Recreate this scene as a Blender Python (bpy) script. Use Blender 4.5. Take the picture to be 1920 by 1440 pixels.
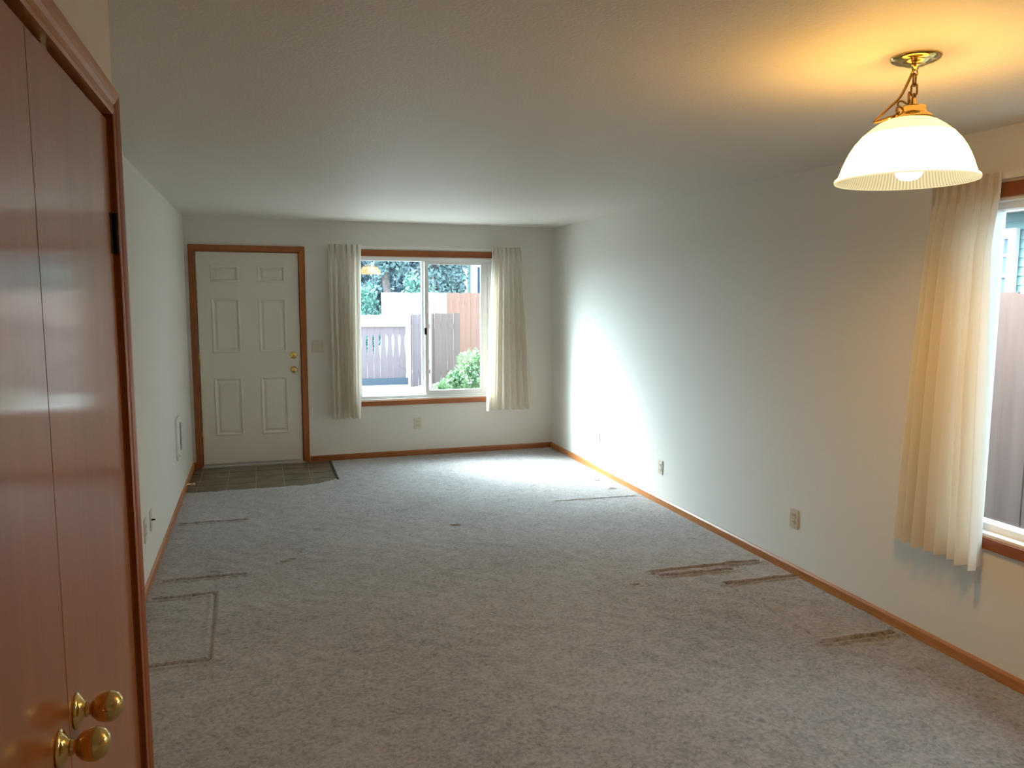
import bpy, bmesh, math, random
import numpy as np
from mathutils import Vector, Matrix
PI = math.pi
sc = bpy.context.scene
for o in list(bpy.data.objects): bpy.data.objects.remove(o)
col = sc.collection
random.seed(7); rng = np.random.default_rng(7)

# ------------------------------------------------------------------ camera, sky, sun, exposure
cd = bpy.data.cameras.new('camera'); cam = bpy.data.objects.new('camera', cd); col.objects.link(cam)
cd.sensor_fit = 'HORIZONTAL'; cd.sensor_width = 36.0; cd.lens = 1451.17*36/1920; cd.clip_start = .02; cd.clip_end = 300
CR, CU, CF = Vector((.951, -.3091, .0036)), Vector((.0318, .1096, .9935)), Vector((.3075, .9447, -.1141))
m = Matrix.Identity(4)
for i in range(3): m[i][0], m[i][1], m[i][2] = CR[i], CU[i], -CF[i]
m[2][3] = 1.6522
cam.matrix_world = m; sc.camera = cam

w = bpy.data.worlds.new('overcast_sky'); sc.world = w; w.use_nodes = True
SUN_DIR = Vector((.725, -.715, -.70)).normalized()      # the way the light travels
SKY, GLOW = 8.0, 94.0                                    # even overcast, and the bright haze around the veiled sun
wn = w.node_tree; bg = wn.nodes['Background']
def _n(t, **k):
    n = wn.nodes.new(t)
    for a, b in k.items(): setattr(n, a, b)
    return n
_tc = _n('ShaderNodeTexCoord'); _nm = _n('ShaderNodeVectorMath', operation='NORMALIZE'); _dt = _n('ShaderNodeVectorMath', operation='DOT_PRODUCT'); _dt.inputs[1].default_value = -SUN_DIR
_mx = _n('ShaderNodeMath', operation='MAXIMUM'); _mx.inputs[1].default_value = 0; _pw = _n('ShaderNodeMath', operation='POWER'); _pw.inputs[1].default_value = 8
_ma = _n('ShaderNodeMath', operation='MULTIPLY_ADD'); _ma.inputs[1].default_value = GLOW; _ma.inputs[2].default_value = SKY
wn.links.new(_tc.outputs['Generated'], _nm.inputs[0]); wn.links.new(_nm.outputs[0], _dt.inputs[0]); wn.links.new(_dt.outputs['Value'], _mx.inputs[0]); wn.links.new(_mx.outputs[0], _pw.inputs[0]); wn.links.new(_pw.outputs[0], _ma.inputs[0])
bg.inputs['Color'].default_value = (.71, .885, 1.0, 1); wn.links.new(_ma.outputs[0], bg.inputs['Strength'])

sl = bpy.data.lights.new('hazy_sun', 'SUN'); sun = bpy.data.objects.new('hazy_sun', sl); col.objects.link(sun)
sl.energy = 20.0; sl.angle = math.radians(30); sl.color = (1.0, .95, .88)
sun.rotation_euler = SUN_DIR.to_track_quat('-Z', 'Y').to_euler(); sun.location = (-6, 14, 9)
LAMP = 112.0        # glow of the pendant bulb
SHADE_OUT = 14.5    # glow of the lit glass shade
SHADE_IN = .95

vs = sc.view_settings; vs.view_transform = 'Standard'; vs.look = 'None'; vs.exposure = 0.0; vs.gamma = 1; vs.use_curve_mapping = False
sc.cycles.max_bounces = 10; sc.cycles.diffuse_bounces = 6; sc.cycles.glossy_bounces = 4; sc.cycles.transparent_max_bounces = 12
sc.cycles.sample_clamp_indirect = 6.0; sc.cycles.caustics_reflective = False; sc.cycles.caustics_refractive = False

# room numbers (metres): camera stands at x=0, y=0, looking along +y
XL, XR, YB, H, YR, XC, YC = -.645, 2.995, 7.807, 2.362, -1.9, -.305, 2.035

# ------------------------------------------------------------------ materials
def new_mat(name):
    mt = bpy.data.materials.new(name); mt.use_nodes = True
    nt = mt.node_tree; return mt, nt, nt.nodes['Principled BSDF']
def plain(name, c, rough=.5, metal=0., bump=None, spec=.5, vary=None):
    mt, nt, b = new_mat(name)
    b.inputs['Base Color'].default_value = (*c, 1); b.inputs['Roughness'].default_value = rough
    b.inputs['Metallic'].default_value = metal; b.inputs['Specular IOR Level'].default_value = spec
    tc = nt.nodes.new('ShaderNodeTexCoord')
    if vary:
        n = nt.nodes.new('ShaderNodeTexNoise'); n.inputs['Scale'].default_value = vary[0]; n.inputs['Detail'].default_value = 5
        r = nt.nodes.new('ShaderNodeValToRGB'); k = vary[1]
        r.color_ramp.elements[0].position = .3; r.color_ramp.elements[1].position = .7
        r.color_ramp.elements[0].color = (*[x*(1-k) for x in c], 1); r.color_ramp.elements[1].color = (*[min(1, x*(1+k)) for x in c], 1)
        nt.links.new(tc.outputs['Object'], n.inputs['Vector']); nt.links.new(n.outputs['Fac'], r.inputs['Fac']); nt.links.new(r.outputs['Color'], b.inputs['Base Color'])
    if bump:
        n = nt.nodes.new('ShaderNodeTexNoise'); n.inputs['Scale'].default_value = bump[0]; n.inputs['Detail'].default_value = 3
        bp = nt.nodes.new('ShaderNodeBump'); bp.inputs['Strength'].default_value = bump[1]; bp.inputs['Distance'].default_value = bump[2]
        nt.links.new(tc.outputs['Object'], n.inputs['Vector']); nt.links.new(n.outputs['Fac'], bp.inputs['Height']); nt.links.new(bp.outputs['Normal'], b.inputs['Normal'])
    return mt
def wood(name, dark, light, axis, rough=.35, coat=0., scale=9., stretch=.06, spec=.5, crough=.2):
    mt, nt, b = new_mat(name)
    tc = nt.nodes.new('ShaderNodeTexCoord'); mp = nt.nodes.new('ShaderNodeMapping')
    s = [1, 1, 1]; s['xyz'.index(axis)] = stretch; mp.inputs['Scale'].default_value = s
    n = nt.nodes.new('ShaderNodeTexNoise'); n.inputs['Scale'].default_value = scale; n.inputs['Detail'].default_value = 6; n.inputs['Distortion'].default_value = .4
    n2 = nt.nodes.new('ShaderNodeTexNoise'); n2.inputs['Scale'].default_value = scale*11; n2.inputs['Detail'].default_value = 4
    mx = nt.nodes.new('ShaderNodeMath'); mx.operation = 'MULTIPLY_ADD'; mx.inputs[1].default_value = .35
    r = nt.nodes.new('ShaderNodeValToRGB'); r.color_ramp.elements[0].position = .42; r.color_ramp.elements[1].position = .92
    r.color_ramp.elements[0].color = (*dark, 1); r.color_ramp.elements[1].color = (*light, 1)
    L = nt.links.new
    L(tc.outputs['Object'], mp.inputs['Vector']); L(mp.outputs['Vector'], n.inputs['Vector']); L(mp.outputs['Vector'], n2.inputs['Vector'])
    L(n2.outputs['Fac'], mx.inputs[0]); L(n.outputs['Fac'], mx.inputs[2]); L(mx.outputs[0], r.inputs['Fac']); L(r.outputs['Color'], b.inputs['Base Color'])
    bp = nt.nodes.new('ShaderNodeBump'); bp.inputs['Strength'].default_value = .12; bp.inputs['Distance'].default_value = .002
    L(mx.outputs[0], bp.inputs['Height']); L(bp.outputs['Normal'], b.inputs['Normal'])
    b.inputs['Roughness'].default_value = rough; b.inputs['Coat Weight'].default_value = coat; b.inputs['Coat Roughness'].default_value = crough
    b.inputs['Specular IOR Level'].default_value = spec
    return mt
def glow(name, c, s, k=1.):
    mt, nt, b = new_mat(name); b.inputs['Base Color'].default_value = (.9*k, .85*k, .75*k, 1); b.inputs['Specular IOR Level'].default_value = .5*k
    b.inputs['Emission Color'].default_value = (*c, 1); b.inputs['Emission Strength'].default_value = s; b.inputs['Roughness'].default_value = .25
    return mt
def glass_mat():
    mt, nt, b = new_mat('window_glass'); nt.nodes.remove(b)
    t = nt.nodes.new('ShaderNodeBsdfTransparent'); t.inputs['Color'].default_value = (.95, .98, .97, 1)
    g = nt.nodes.new('ShaderNodeBsdfGlossy'); g.inputs['Roughness'].default_value = .01
    f = nt.nodes.new('ShaderNodeLayerWeight'); pw = nt.nodes.new('ShaderNodeMath'); pw.operation = 'POWER'; pw.inputs[1].default_value = 5
    a = nt.nodes.new('ShaderNodeMath'); a.operation = 'MULTIPLY_ADD'; a.inputs[1].default_value = .6; a.inputs[2].default_value = .05
    mx = nt.nodes.new('ShaderNodeMixShader'); L = nt.links.new
    L(f.outputs['Facing'], pw.inputs[0]); L(pw.outputs[0], a.inputs[0]); L(a.outputs[0], mx.inputs[0]); L(t.outputs[0], mx.inputs[1]); L(g.outputs[0], mx.inputs[2])
    L(mx.outputs[0], nt.nodes['Material Output'].inputs['Surface'])
    return mt
def cloth_mat(name, c, trans=.35):
    mt, nt, b = new_mat(name); nt.nodes.remove(b)
    d = nt.nodes.new('ShaderNodeBsdfDiffuse'); d.inputs['Color'].default_value = (*c, 1)
    t = nt.nodes.new('ShaderNodeBsdfTranslucent'); t.inputs['Color'].default_value = (c[0], c[1]*.965, c[2]*.88, 1)
    mx = nt.nodes.new('ShaderNodeMixShader'); mx.inputs[0].default_value = trans; L = nt.links.new
    tc = nt.nodes.new('ShaderNodeTexCoord'); n = nt.nodes.new('ShaderNodeTexNoise'); n.inputs['Scale'].default_value = 900
    bp = nt.nodes.new('ShaderNodeBump'); bp.inputs['Strength'].default_value = .15; bp.inputs['Distance'].default_value = .001
    L(tc.outputs['Object'], n.inputs['Vector']); L(n.outputs['Fac'], bp.inputs['Height']); L(bp.outputs['Normal'], d.inputs['Normal'])
    L(d.outputs[0], mx.inputs[1]); L(t.outputs[0], mx.inputs[2]); L(mx.outputs[0], nt.nodes['Material Output'].inputs['Surface'])
    return mt
def leaf_mat(name, dark, light):
    mt, nt, b = new_mat(name)
    g = nt.nodes.new('ShaderNodeTexCoord'); n = nt.nodes.new('ShaderNodeTexNoise'); n.inputs['Scale'].default_value = 3.; n.inputs['Detail'].default_value = 6
    r = nt.nodes.new('ShaderNodeValToRGB'); r.color_ramp.elements[0].position = .35; r.color_ramp.elements[1].position = .68
    r.color_ramp.elements[0].color = (*dark, 1); r.color_ramp.elements[1].color = (*light, 1)
    nt.links.new(g.outputs['Object'], n.inputs['Vector']); nt.links.new(n.outputs['Fac'], r.inputs['Fac']); nt.links.new(r.outputs['Color'], b.inputs['Base Color'])
    b.inputs['Roughness'].default_value = .5
    return mt
def carpet_mat():
    mt, nt, b = new_mat('mottled_carpet'); L = nt.links.new
    tc = nt.nodes.new('ShaderNodeTexCoord')
    def noise(scale, detail, dist=0.):
        n = nt.nodes.new('ShaderNodeTexNoise'); n.inputs['Scale'].default_value = scale; n.inputs['Detail'].default_value = detail; n.inputs['Distortion'].default_value = dist
        n.inputs['Roughness'].default_value = .65
        L(tc.outputs['Object'], n.inputs['Vector']); return n
    a, c, f = noise(55, 8, .5), noise(13, 6, .5), noise(1.1, 3)
    m1 = nt.nodes.new('ShaderNodeMath'); m1.operation = 'MULTIPLY_ADD'; m1.inputs[1].default_value = .45
    m2 = nt.nodes.new('ShaderNodeMath'); m2.operation = 'MULTIPLY_ADD'; m2.inputs[1].default_value = .30
    L(c.outputs['Fac'], m1.inputs[0]); L(a.outputs['Fac'], m1.inputs[2]); L(f.outputs['Fac'], m2.inputs[0]); L(m1.outputs[0], m2.inputs[2])
    r = nt.nodes.new('ShaderNodeValToRGB'); r.color_ramp.elements[0].position = .66; r.color_ramp.elements[1].position = 1.10
    r.color_ramp.elements[0].color = (.112, .100, .097, 1); r.color_ramp.elements[1].color = (.46, .43, .425, 1)
    L(m2.outputs[0], r.inputs['Fac'])
    # one small dark spot trodden into the pile
    vd = nt.nodes.new('ShaderNodeVectorMath'); vd.operation = 'DISTANCE'; vd.inputs[1].default_value = (1.821, 2.418, 0)
    L(tc.outputs['Object'], vd.inputs[0])
    mr = nt.nodes.new('ShaderNodeMapRange'); mr.inputs['From Min'].default_value = .006; mr.inputs['From Max'].default_value = .022
    mr.inputs['To Min'].default_value = .75; mr.inputs['To Max'].default_value = 0; L(vd.outputs['Value'], mr.inputs['Value'])
    mx = nt.nodes.new('ShaderNodeMix'); mx.data_type = 'RGBA'; L(mr.outputs[0], mx.inputs['Factor']); L(r.outputs['Color'], mx.inputs['A']); mx.inputs['B'].default_value = (.05, .03, .025, 1)
    L(mx.outputs['Result'], b.inputs['Base Color'])
    p = noise(420, 3); bp = nt.nodes.new('ShaderNodeBump'); bp.inputs['Strength'].default_value = .75; bp.inputs['Distance'].default_value = .006
    L(p.outputs['Fac'], bp.inputs['Height']); L(bp.outputs['Normal'], b.inputs['Normal'])
    b.inputs['Roughness'].default_value = .72; b.inputs['Specular IOR Level'].default_value = .75; b.inputs['Sheen Weight'].default_value = .7; b.inputs['Sheen Roughness'].default_value = .34; b.inputs['Sheen Tint'].default_value = (.9, .96, 1, 1)
    return mt
WALL = plain('wall_paint', (.75, .73, .68), .75, bump=(140, .25, .002), spec=.3)
CEIL = plain('ceiling_paint', (.78, .755, .70), .55, bump=(95, .55, .004), spec=.4)
CARPET = carpet_mat()
TRIMX = wood('shaded_stained_fir_x', (.17, .042, .008), (.34, .105, .022), 'x'); TRIMY = wood('lit_stained_fir_y', (.27, .09, .022), (.55, .235, .075), 'y'); TRIMZ = wood('shaded_stained_fir_z', (.16, .040, .008), (.33, .10, .021), 'z'); TRIMD = wood('shaded_stained_fir_y', (.16, .040, .008), (.33, .10, .021), 'y')  # same stained fir; shade is coloured into TRIMX, TRIMZ and TRIMD, TRIMY is lit
CLOSET = wood('closet_veneer', (.25, .082, .022), (.345, .128, .04), 'z', rough=.34, coat=.5, scale=6, stretch=.05, spec=.2, crough=.10)
DOORW = plain('door_paint', (.74, .70, .61), .45, spec=.4)
BRASS = plain('polished_brass', (.75, .54, .21), .14, 1.); ABRASS = plain('antique_brass', (.36, .22, .085), .35, 1.); DARK = plain('dark_bronze', (.035, .022, .016), .4, .8)
VINYL = plain('white_vinyl', (.85, .86, .86), .3); GLASS = glass_mat(); IVORY = plain('ivory_plastic', (.62, .57, .45), .35); SLOT = plain('dark_slot', (.05, .045, .04), .6)
CLOTH = cloth_mat('cream_drape', (.91, .885, .84), .45); METALW = plain('white_enamel', (.80, .79, .75), .35); STEEL = plain('brushed_steel', (.62, .64, .66), .35, 1.)
TILE = plain('vinyl_tile', (.14, .108, .074), .42, vary=(6, .4)); GROUT = plain('tile_joint', (.36, .32, .25), .8)
GREY = plain('grey_heater_grille', (.30, .30, .29), .5)
FENCE_R = wood('redwood_fence', (.20, .105, .082), (.30, .17, .135), 'z', .8, scale=7); FENCE_P = wood('skylight_lilac_fence', (.135, .105, .12), (.20, .16, .185), 'z', .8, scale=7)  # FENCE_P carries the bluish tint of skylight in its lilac colour
FENCE_S = wood('side_fence', (.058, .030, .024), (.092, .050, .040), 'z', .8, scale=7); FENCE_B = wood('brown_gate', (.11, .075, .072), (.155, .11, .107), 'z', .8, scale=7); FENCE_W = wood('sun_glare_fence', (.26, .21, .19), (.40, .33, .30), 'z', .8, scale=7)  # FENCE_W is paler wood, with the sun's overexposure put into its colour
CONC = plain('pale_concrete', (.30, .295, .28), .9, vary=(4, .12)); SIDING = plain('teal_siding', (.11, .19, .20), .7); SIDING2 = plain('aqua_siding', (.15, .25, .24), .7)
WHITE = plain('white_gloss_trim', (.6, .61, .61), .5); PANE = plain('far_window_pane', (.035, .06, .10), .4, spec=.15); ROOF = plain('grey_shingle', (.16, .16, .17), .9, vary=(20, .3)); BLUE = plain('blue_grey_metal', (.045, .07, .11), .5)
LEAF1 = leaf_mat('hazy_conifer_leaf', (.10, .17, .19), (.15, .25, .26)); LEAF2 = leaf_mat('bush_leaf', (.05, .14, .13), (.12, .28, .24)); LEAF3 = leaf_mat('shrub_leaf', (.07, .16, .07), (.30, .42, .22)); BARK = plain('grey_bark', (.13, .11, .11), .9, vary=(12, .4))  # LEAF1 is lightened towards blue, so the haze sits in its colour
LEAF4 = leaf_mat('hazy_hedge_leaf', (.10, .155, .195), (.14, .21, .25))  # pale blue-green, with the distant haze coloured in

# ------------------------------------------------------------------ mesh helpers
OFF = {}
class MB:
    def __init__(s): s.v, s.f, s.sm = [], [], []
    def add(s, vs, fs, smooth=False):
        n = len(s.v); s.v += [tuple(map(float, p)) for p in vs]; s.f += [tuple(i+n for i in f) for f in fs]; s.sm += [smooth]*len(fs); return s
    def box(s, x0, x1, y0, y1, z0, z1):
        return s.add([(x0,y0,z0),(x1,y0,z0),(x1,y1,z0),(x0,y1,z0),(x0,y0,z1),(x1,y0,z1),(x1,y1,z1),(x0,y1,z1)],
                     [(0,3,2,1),(4,5,6,7),(0,1,5,4),(1,2,6,5),(2,3,7,6),(3,0,4,7)])
    def lathe(s, prof, n=32, c=(0,0,0), axis='z', smooth=True, cap=True):
        ax = {'z': lambda r, a, h: (r*math.cos(a), r*math.sin(a), h), 'x': lambda r, a, h: (h, r*math.cos(a), r*math.sin(a)), 'y': lambda r, a, h: (r*math.cos(a), h, r*math.sin(a))}[axis]
        vs = []; fs = []
        for r, h in prof:
            for k in range(n):
                p = ax(r, 2*PI*k/n, h); vs.append((p[0]+c[0], p[1]+c[1], p[2]+c[2]))
        for i in range(len(prof)-1):
            for k in range(n): fs.append((i*n+k, i*n+(k+1)%n, (i+1)*n+(k+1)%n, (i+1)*n+k))
        if cap:
            fs.append(tuple(range(n))[::-1]); fs.append(tuple((len(prof)-1)*n+k for k in range(n)))
        return s.add(vs, fs, smooth)
    def tube(s, pts, r, n=8, closed=False):
        pts = [Vector(p) for p in pts]; N = len(pts); rs = r if isinstance(r, (list, tuple)) else [r]*N
        vs = []; fs = []; prev = None
        for i, p in enumerate(pts):
            a = pts[(i-1) % N] if (closed or i > 0) else p; b = pts[(i+1) % N] if (closed or i < N-1) else p
            t = (b-a).normalized()
            if prev is None: u = t.orthogonal().normalized()
            else: u = (prev - t*prev.dot(t)).normalized()
            prev = u; vv = t.cross(u)
            for k in range(n):
                q = p + rs[i]*(math.cos(2*PI*k/n)*u + math.sin(2*PI*k/n)*vv); vs.append(q)
        for i in range(N if closed else N-1):
            j = (i+1) % N
            for k in range(n): fs.append((i*n+k, i*n+(k+1)%n, j*n+(k+1)%n, j*n+k))
        if not closed: fs.append(tuple(range(n))[::-1]); fs.append(tuple((N-1)*n+k for k in range(n)))
        return s.add(vs, fs, True)
    def prism(s, poly, d0, d1, axis='y'):
        """polygon of (a,b) swept along axis"""
        f = {'y': lambda a, b, d: (a, d, b), 'x': lambda a, b, d: (d, a, b), 'z': lambda a, b, d: (a, b, d)}[axis]; n = len(poly)
        vs = [f(a, b, d0) for a, b in poly] + [f(a, b, d1) for a, b in poly]
        return s.add(vs, [tuple(range(n)), tuple(range(2*n-1, n-1, -1))] + [(i, (i+1)%n, n+(i+1)%n, n+i)[::-1] for i in range(n)])
    def mesh(s, name, mats, off=(0,0,0), matidx=None):
        me = bpy.data.meshes.new(name); me.from_pydata([(x-off[0], y-off[1], z-off[2]) for x, y, z in s.v], [], s.f); me.validate()
        for mt in (mats if isinstance(mats, list) else [mats]): me.materials.append(mt)
        for p, q in zip(me.polygons, s.sm): p.use_smooth = q
        if matidx:
            for p, q in zip(me.polygons, matidx): p.material_index = q
        bm = bmesh.new(); bm.from_mesh(me); bmesh.ops.recalc_face_normals(bm, faces=bm.faces); bm.to_mesh(me); bm.free()
        return me
    def build(s, name, mats, parent=None, bevel=0, **kw):
        off = OFF.get(parent.name, (0,0,0)) if parent else (0,0,0)
        o = bpy.data.objects.new(name, s.mesh(name, mats, off, **kw)); col.objects.link(o)
        if parent: o.parent = parent; OFF[o.name] = off
        if bevel:
            b = o.modifiers.new('bevel', 'BEVEL'); b.width = bevel; b.segments = 2; b.limit_method = 'ANGLE'; b.angle_limit = math.radians(40)
        return o
def tag(o, label, cat=None, group=None, kind=None):
    if label: o['label'] = label
    if cat: o['category'] = cat
    if group: o['group'] = group
    if kind: o['kind'] = kind
    return o
def thing(name, label, cat, loc, group=None, kind=None):
    o = bpy.data.objects.new(name, None); col.objects.link(o); o.location = loc; o.empty_display_size = .1
    OFF[o.name] = tuple(loc); return tag(o, label, cat, group, kind)
def inst(name, me, parent, loc, rot=(0,0,0)):
    """child sharing mesh data; loc in world"""
    o = bpy.data.objects.new(name, me); col.objects.link(o); o.parent = parent; f = OFF.get(parent.name, (0,0,0))
    o.location = tuple(loc[i]-f[i] for i in range(3)); o.rotation_euler = rot; return o
def copy_thing(o, loc):
    r = o.copy(); col.objects.link(r); r.location = loc
    for ch in o.children:
        c = ch.copy(); col.objects.link(c); c.parent = r
        for g in ch.children:
            d = g.copy(); col.objects.link(d); d.parent = c
    return r
def S(o, label, cat): return tag(o, label, cat, kind='structure')

# ------------------------------------------------------------------ structure: floor, walls, ceiling
T = .14
W1 = dict(x0=.92, x1=2.32, z0=.585, z1=2.03)        # street-side window in the end wall
W2 = dict(y0=1.15, y1=2.655, z0=.61, z1=2.067)       # window in the long right wall
VX, VY = .62, 6.84                                    # vinyl entry corner
DX0, DX1, DZ = -.553, .372, 2.048                      # front door opening

def carpet():
    xs = np.concatenate([[XL], np.arange(XL+.008, XR-.006, .0105), [XR]])
    ys = np.concatenate([np.arange(YR, 1.45, .1), np.arange(1.45, 2.8, .013), np.arange(2.8, 6.3, .0075), np.arange(6.3, YB-.01, .0135), [YB]])
    X, Y = np.meshgrid(xs, ys); Z = rng.normal(0, .0011, X.shape)
    Z += .0022*np.sin(X*31+2*np.sin(Y*9))*np.sin(Y*27+2*np.sin(X*7))
    def groove(x0, y0, x1, y1, wd=.0108, dp=.020):
        nonlocal Z
        dx, dy = x1-x0, y1-y0; L2 = dx*dx+dy*dy; t = np.clip(((X-x0)*dx+(Y-y0)*dy)/L2, 0, 1)
        d = np.hypot(X-x0-t*dx, Y-y0-t*dy); Z -= dp*np.exp(-(d/wd)**4); Z += .35*dp*np.exp(-((d-2.4*wd)/wd)**2)
    for g in [(-.584,5.905,-.147,5.881),(-.572,4.717,-.137,4.707),(-.596,4.444,-.284,4.441),(-.527,3.615,-.272,3.609),
              (2.188,4.014,2.922,3.99),(2.218,3.939,2.674,3.909),(2.508,3.713,2.976,3.701),(2.515,2.915,2.929,2.895)]: groove(*g)
    for g in [(-.283,4.425,-.267,3.62),(2.514,3.694,2.528,2.911),(2.938,3.605,2.954,2.837),(2.218,5.691,2.913,5.65)]: groove(*g, .009, .009)
    for x, y in [(2.84,6.237),(2.852,5.93),(2.235,6.235),(.10,4.86),(.14,4.90),(-.31,4.80),(2.74,4.0),(2.0,3.86),(1.3,5.3)]: groove(x-.02, y, x+.02, y-.004, .009, .012)
    # rounded carpet edge around the vinyl entry
    def inside(x, y): 
        lim = VY + np.where(x > .3, .17*np.clip((x-.3)/.32, 0, 1)**2, 0)
        return (x < VX) & (y > lim)
    ny, nx = X.shape; idx = np.arange(nx*ny).reshape(ny, nx)
    q = np.stack([idx[:-1,:-1], idx[:-1,1:], idx[1:,1:], idx[1:,:-1]], -1).reshape(-1, 4)
    cx = X.ravel()[q].mean(1); cy = Y.ravel()[q].mean(1)
    q = q[~inside(cx, cy)]
    me = bpy.data.meshes.new('carpet_floor')
    co = np.stack([X.ravel(), Y.ravel(), Z.ravel()], -1)
    me.vertices.add(len(co)); me.vertices.foreach_set('co', co.ravel().astype(np.float32))
    me.loops.add(q.size); me.loops.foreach_set('vertex_index', q.ravel().astype(np.int32))
    me.polygons.add(len(q)); me.polygons.foreach_set('loop_start', (np.arange(len(q))*4).astype(np.int32)); me.polygons.foreach_set('loop_total', np.full(len(q), 4, np.int32))
    me.polygons.foreach_set('use_smooth', np.ones(len(q), bool)); me.update(); me.validate(); me.materials.append(CARPET)
    o = bpy.data.objects.new('floor', me); col.objects.link(o); return o
floor = S(carpet(), 'wall-to-wall mottled taupe carpet with furniture dents', 'floor')
sub = MB().box(XL-T, XR+T, YR-T, YB+T, -.16, -.05).build('subfloor', GROUT, floor)
entry = MB().box(XL, VX+.004, VY-.06, YB, -.049, -.0095).build('entry_underlay', GROUT, floor)
tg = .2385
for i in range(6):
    for j in range(4):
        x0 = max(-.553+(i-1)*tg, XL); x1 = min(-.553+i*tg, VX); y1 = YB-j*tg; y0 = y1-tg
        g = .0042
        b = MB()
        if i == 5: 
            b.prism([(x0+g, y0+g+.02), (x0+.06, y0+g+.035), (x1-g, y0+.17 if j == 3 else y0+g), (x1-g, y1-g), (x0+g, y1-g)] if j == 3 else [(x0+g,y0+g),(x1-g,y0+g),(x1-g,y1-g),(x0+g,y1-g)], -.0096, -.005, 'z')
        else: b.box(x0+g, x1-g, y0+g, y1-g, -.0096, -.005)
        b.build('tile', TILE, floor)
MB().prism([(VX-.004, 6.985), (VX+.016, 6.97), (VX+.016, YB-.016), (VX-.004, YB-.016)], -.012, .003, 'z').build('edge_strip', DARK, floor, bevel=.001)

S(MB().box(XL-T, XR+T, YR-T, YB+T, H, H+.12).build('ceiling', CEIL), 'textured off-white ceiling', 'ceiling')
wb = MB(); y0, y1 = YB, YB+T
wb.box(XL-T, DX0-.022, y0, y1, -.1, H); wb.box(DX0-.022, DX1+.022, y0, y1, DZ+.022, H); wb.box(DX1+.022, W1['x0'], y0, y1, -.1, H)
wb.box(W1['x0'], W1['x1'], y0, y1, -.1, W1['z0']); wb.box(W1['x0'], W1['x1'], y0, y1, W1['z1'], H); wb.box(W1['x1'], XR+T, y0, y1, -.1, H)
S(wb.build('wall_back', WALL), 'off-white end wall holding the front door and a sliding window', 'wall')
S(MB().box(XL-T, XL, YC, YB, -.1, H).build('wall_left', WALL), 'off-white left wall with a small heater low down', 'wall')
wr = MB(); wr.box(XR, XR+T, YR-T, W2['y0'], -.1, H).box(XR, XR+T, W2['y1'], YB, -.1, H).box(XR, XR+T, W2['y0'], W2['y1'], -.1, W2['z0']).box(XR, XR+T, W2['y0'], W2['y1'], W2['z1'], H)
S(wr.build('wall_right', WALL), 'long off-white right wall with three outlets', 'wall')
CO0, CO1, CZ = .70, 1.945, 2.045      # closet opening
wc = MB(); wc.box(XC-.11, XC, YR-T, CO0-.02, -.1, H).box(XC-.11, XC, CO0-.02, CO1+.02, CZ+.018, H).box(XC-.11, XC, CO1+.02, YC, -.1, H).box(XL-T, XC-.11, YC-.11, YC, -.1, H)
S(wc.build('wall_closet', WALL), 'off-white closet wall around the brown double doors', 'wall')
wz = MB(); wz.box(XC-.11, XR, YR-T, YR, -.1, H)
S(wz.build('wall_rear', WALL), 'off-white rear wall behind the viewer', 'wall')
MB().box(XC-.60, XC-.59, CO0-.3, CO1-.06, -.02, H).box(XC-.59, XC-.11, CO0-.31, CO0-.30, -.02, H).build('closet_back_panel', WALL, bpy.data.objects['wall_closet'])

# baseboards: small profile with eased top
def baseboard(name, label, a, b, wall):
    bb = MB(); h, t = .057, .012; prof = [(0, 0), (t, 0), (t, h-.012), (t*.45, h), (0, h)]
    if wall == 'left': bb.prism([(XL+u, z) for u, z in prof], a, b, 'y'); mt = TRIMY
    elif wall == 'right': bb.prism([(XR-u, z) for u, z in prof], a, b, 'y'); mt = TRIMY
    elif wall == 'back': bb.prism([(YB-u, z) for u, z in prof], a, b, 'x'); mt = TRIMX
    o = S(bb.build(name, mt), label, 'baseboard'); return o
baseboard('baseboard_left', 'stained wood baseboard along the left wall', YC+.01, YB, 'left')
baseboard('baseboard_right', 'stained wood baseboard along the long right wall', YR, YB, 'right')
o = baseboard('baseboard_back', 'stained wood baseboard under the end window', DX1+.062, XR, 'back')
b2 = MB().prism([(YB-u, z) for u, z in [(0,0),(.012,0),(.012,.045),(.005,.057),(0,.057)]], XL, DX0-.062, 'x').build('short_piece', TRIMX, o)

# ------------------------------------------------------------------ front door (door_1) and its casing
CWD = .060
tr = thing('trim_1', 'reddish stained wood casing around the white front door', 'door casing', (DX0, YB, 0), kind='structure')
a0, a1, zt = DX0-CWD, DX1+CWD, DZ+CWD
MB().prism([(a0, 0), (DX0-.004, 0), (DX0-.004, DZ+.004), (a0, zt)], YB-.018, YB, 'y').build('side_casing', TRIMZ, tr, bevel=.004)
MB().prism([(DX1+.004, 0), (a1, 0), (a1, zt), (DX1+.004, DZ+.004)], YB-.018, YB, 'y').build('side_casing', TRIMZ, tr, bevel=.004)
MB().prism([(a0, zt), (DX0-.004, DZ+.004), (DX1+.004, DZ+.004), (a1, zt)], YB-.018, YB, 'y').build('head_casing', TRIMX, tr, bevel=.004)
for x0, x1 in ((DX0-.022, DX0-.001), (DX1+.001, DX1+.022)): MB().box(x0, x1, YB, YB+T, 0, DZ).build('jamb', TRIMZ, tr)
MB().box(DX0-.022, DX1+.022, YB, YB+T, DZ, DZ+.022).build('head_jamb', TRIMX, tr)
for x0, x1 in ((DX0-.001, DX0+.014), (DX1-.014, DX1+.001)): MB().box(x0, x1, YB+.0525, YB+.068, 0, DZ).build('door_stop_strip', TRIMZ, tr)
MB().box(DX0, DX1, YB+.0525, YB+.068, DZ-.018, DZ).build('door_stop_strip', TRIMX, tr); MB().box(DX0, DX1, YB+.0525, YB+.068, .0, .045).build('weather_strip', DARK, tr)

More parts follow.
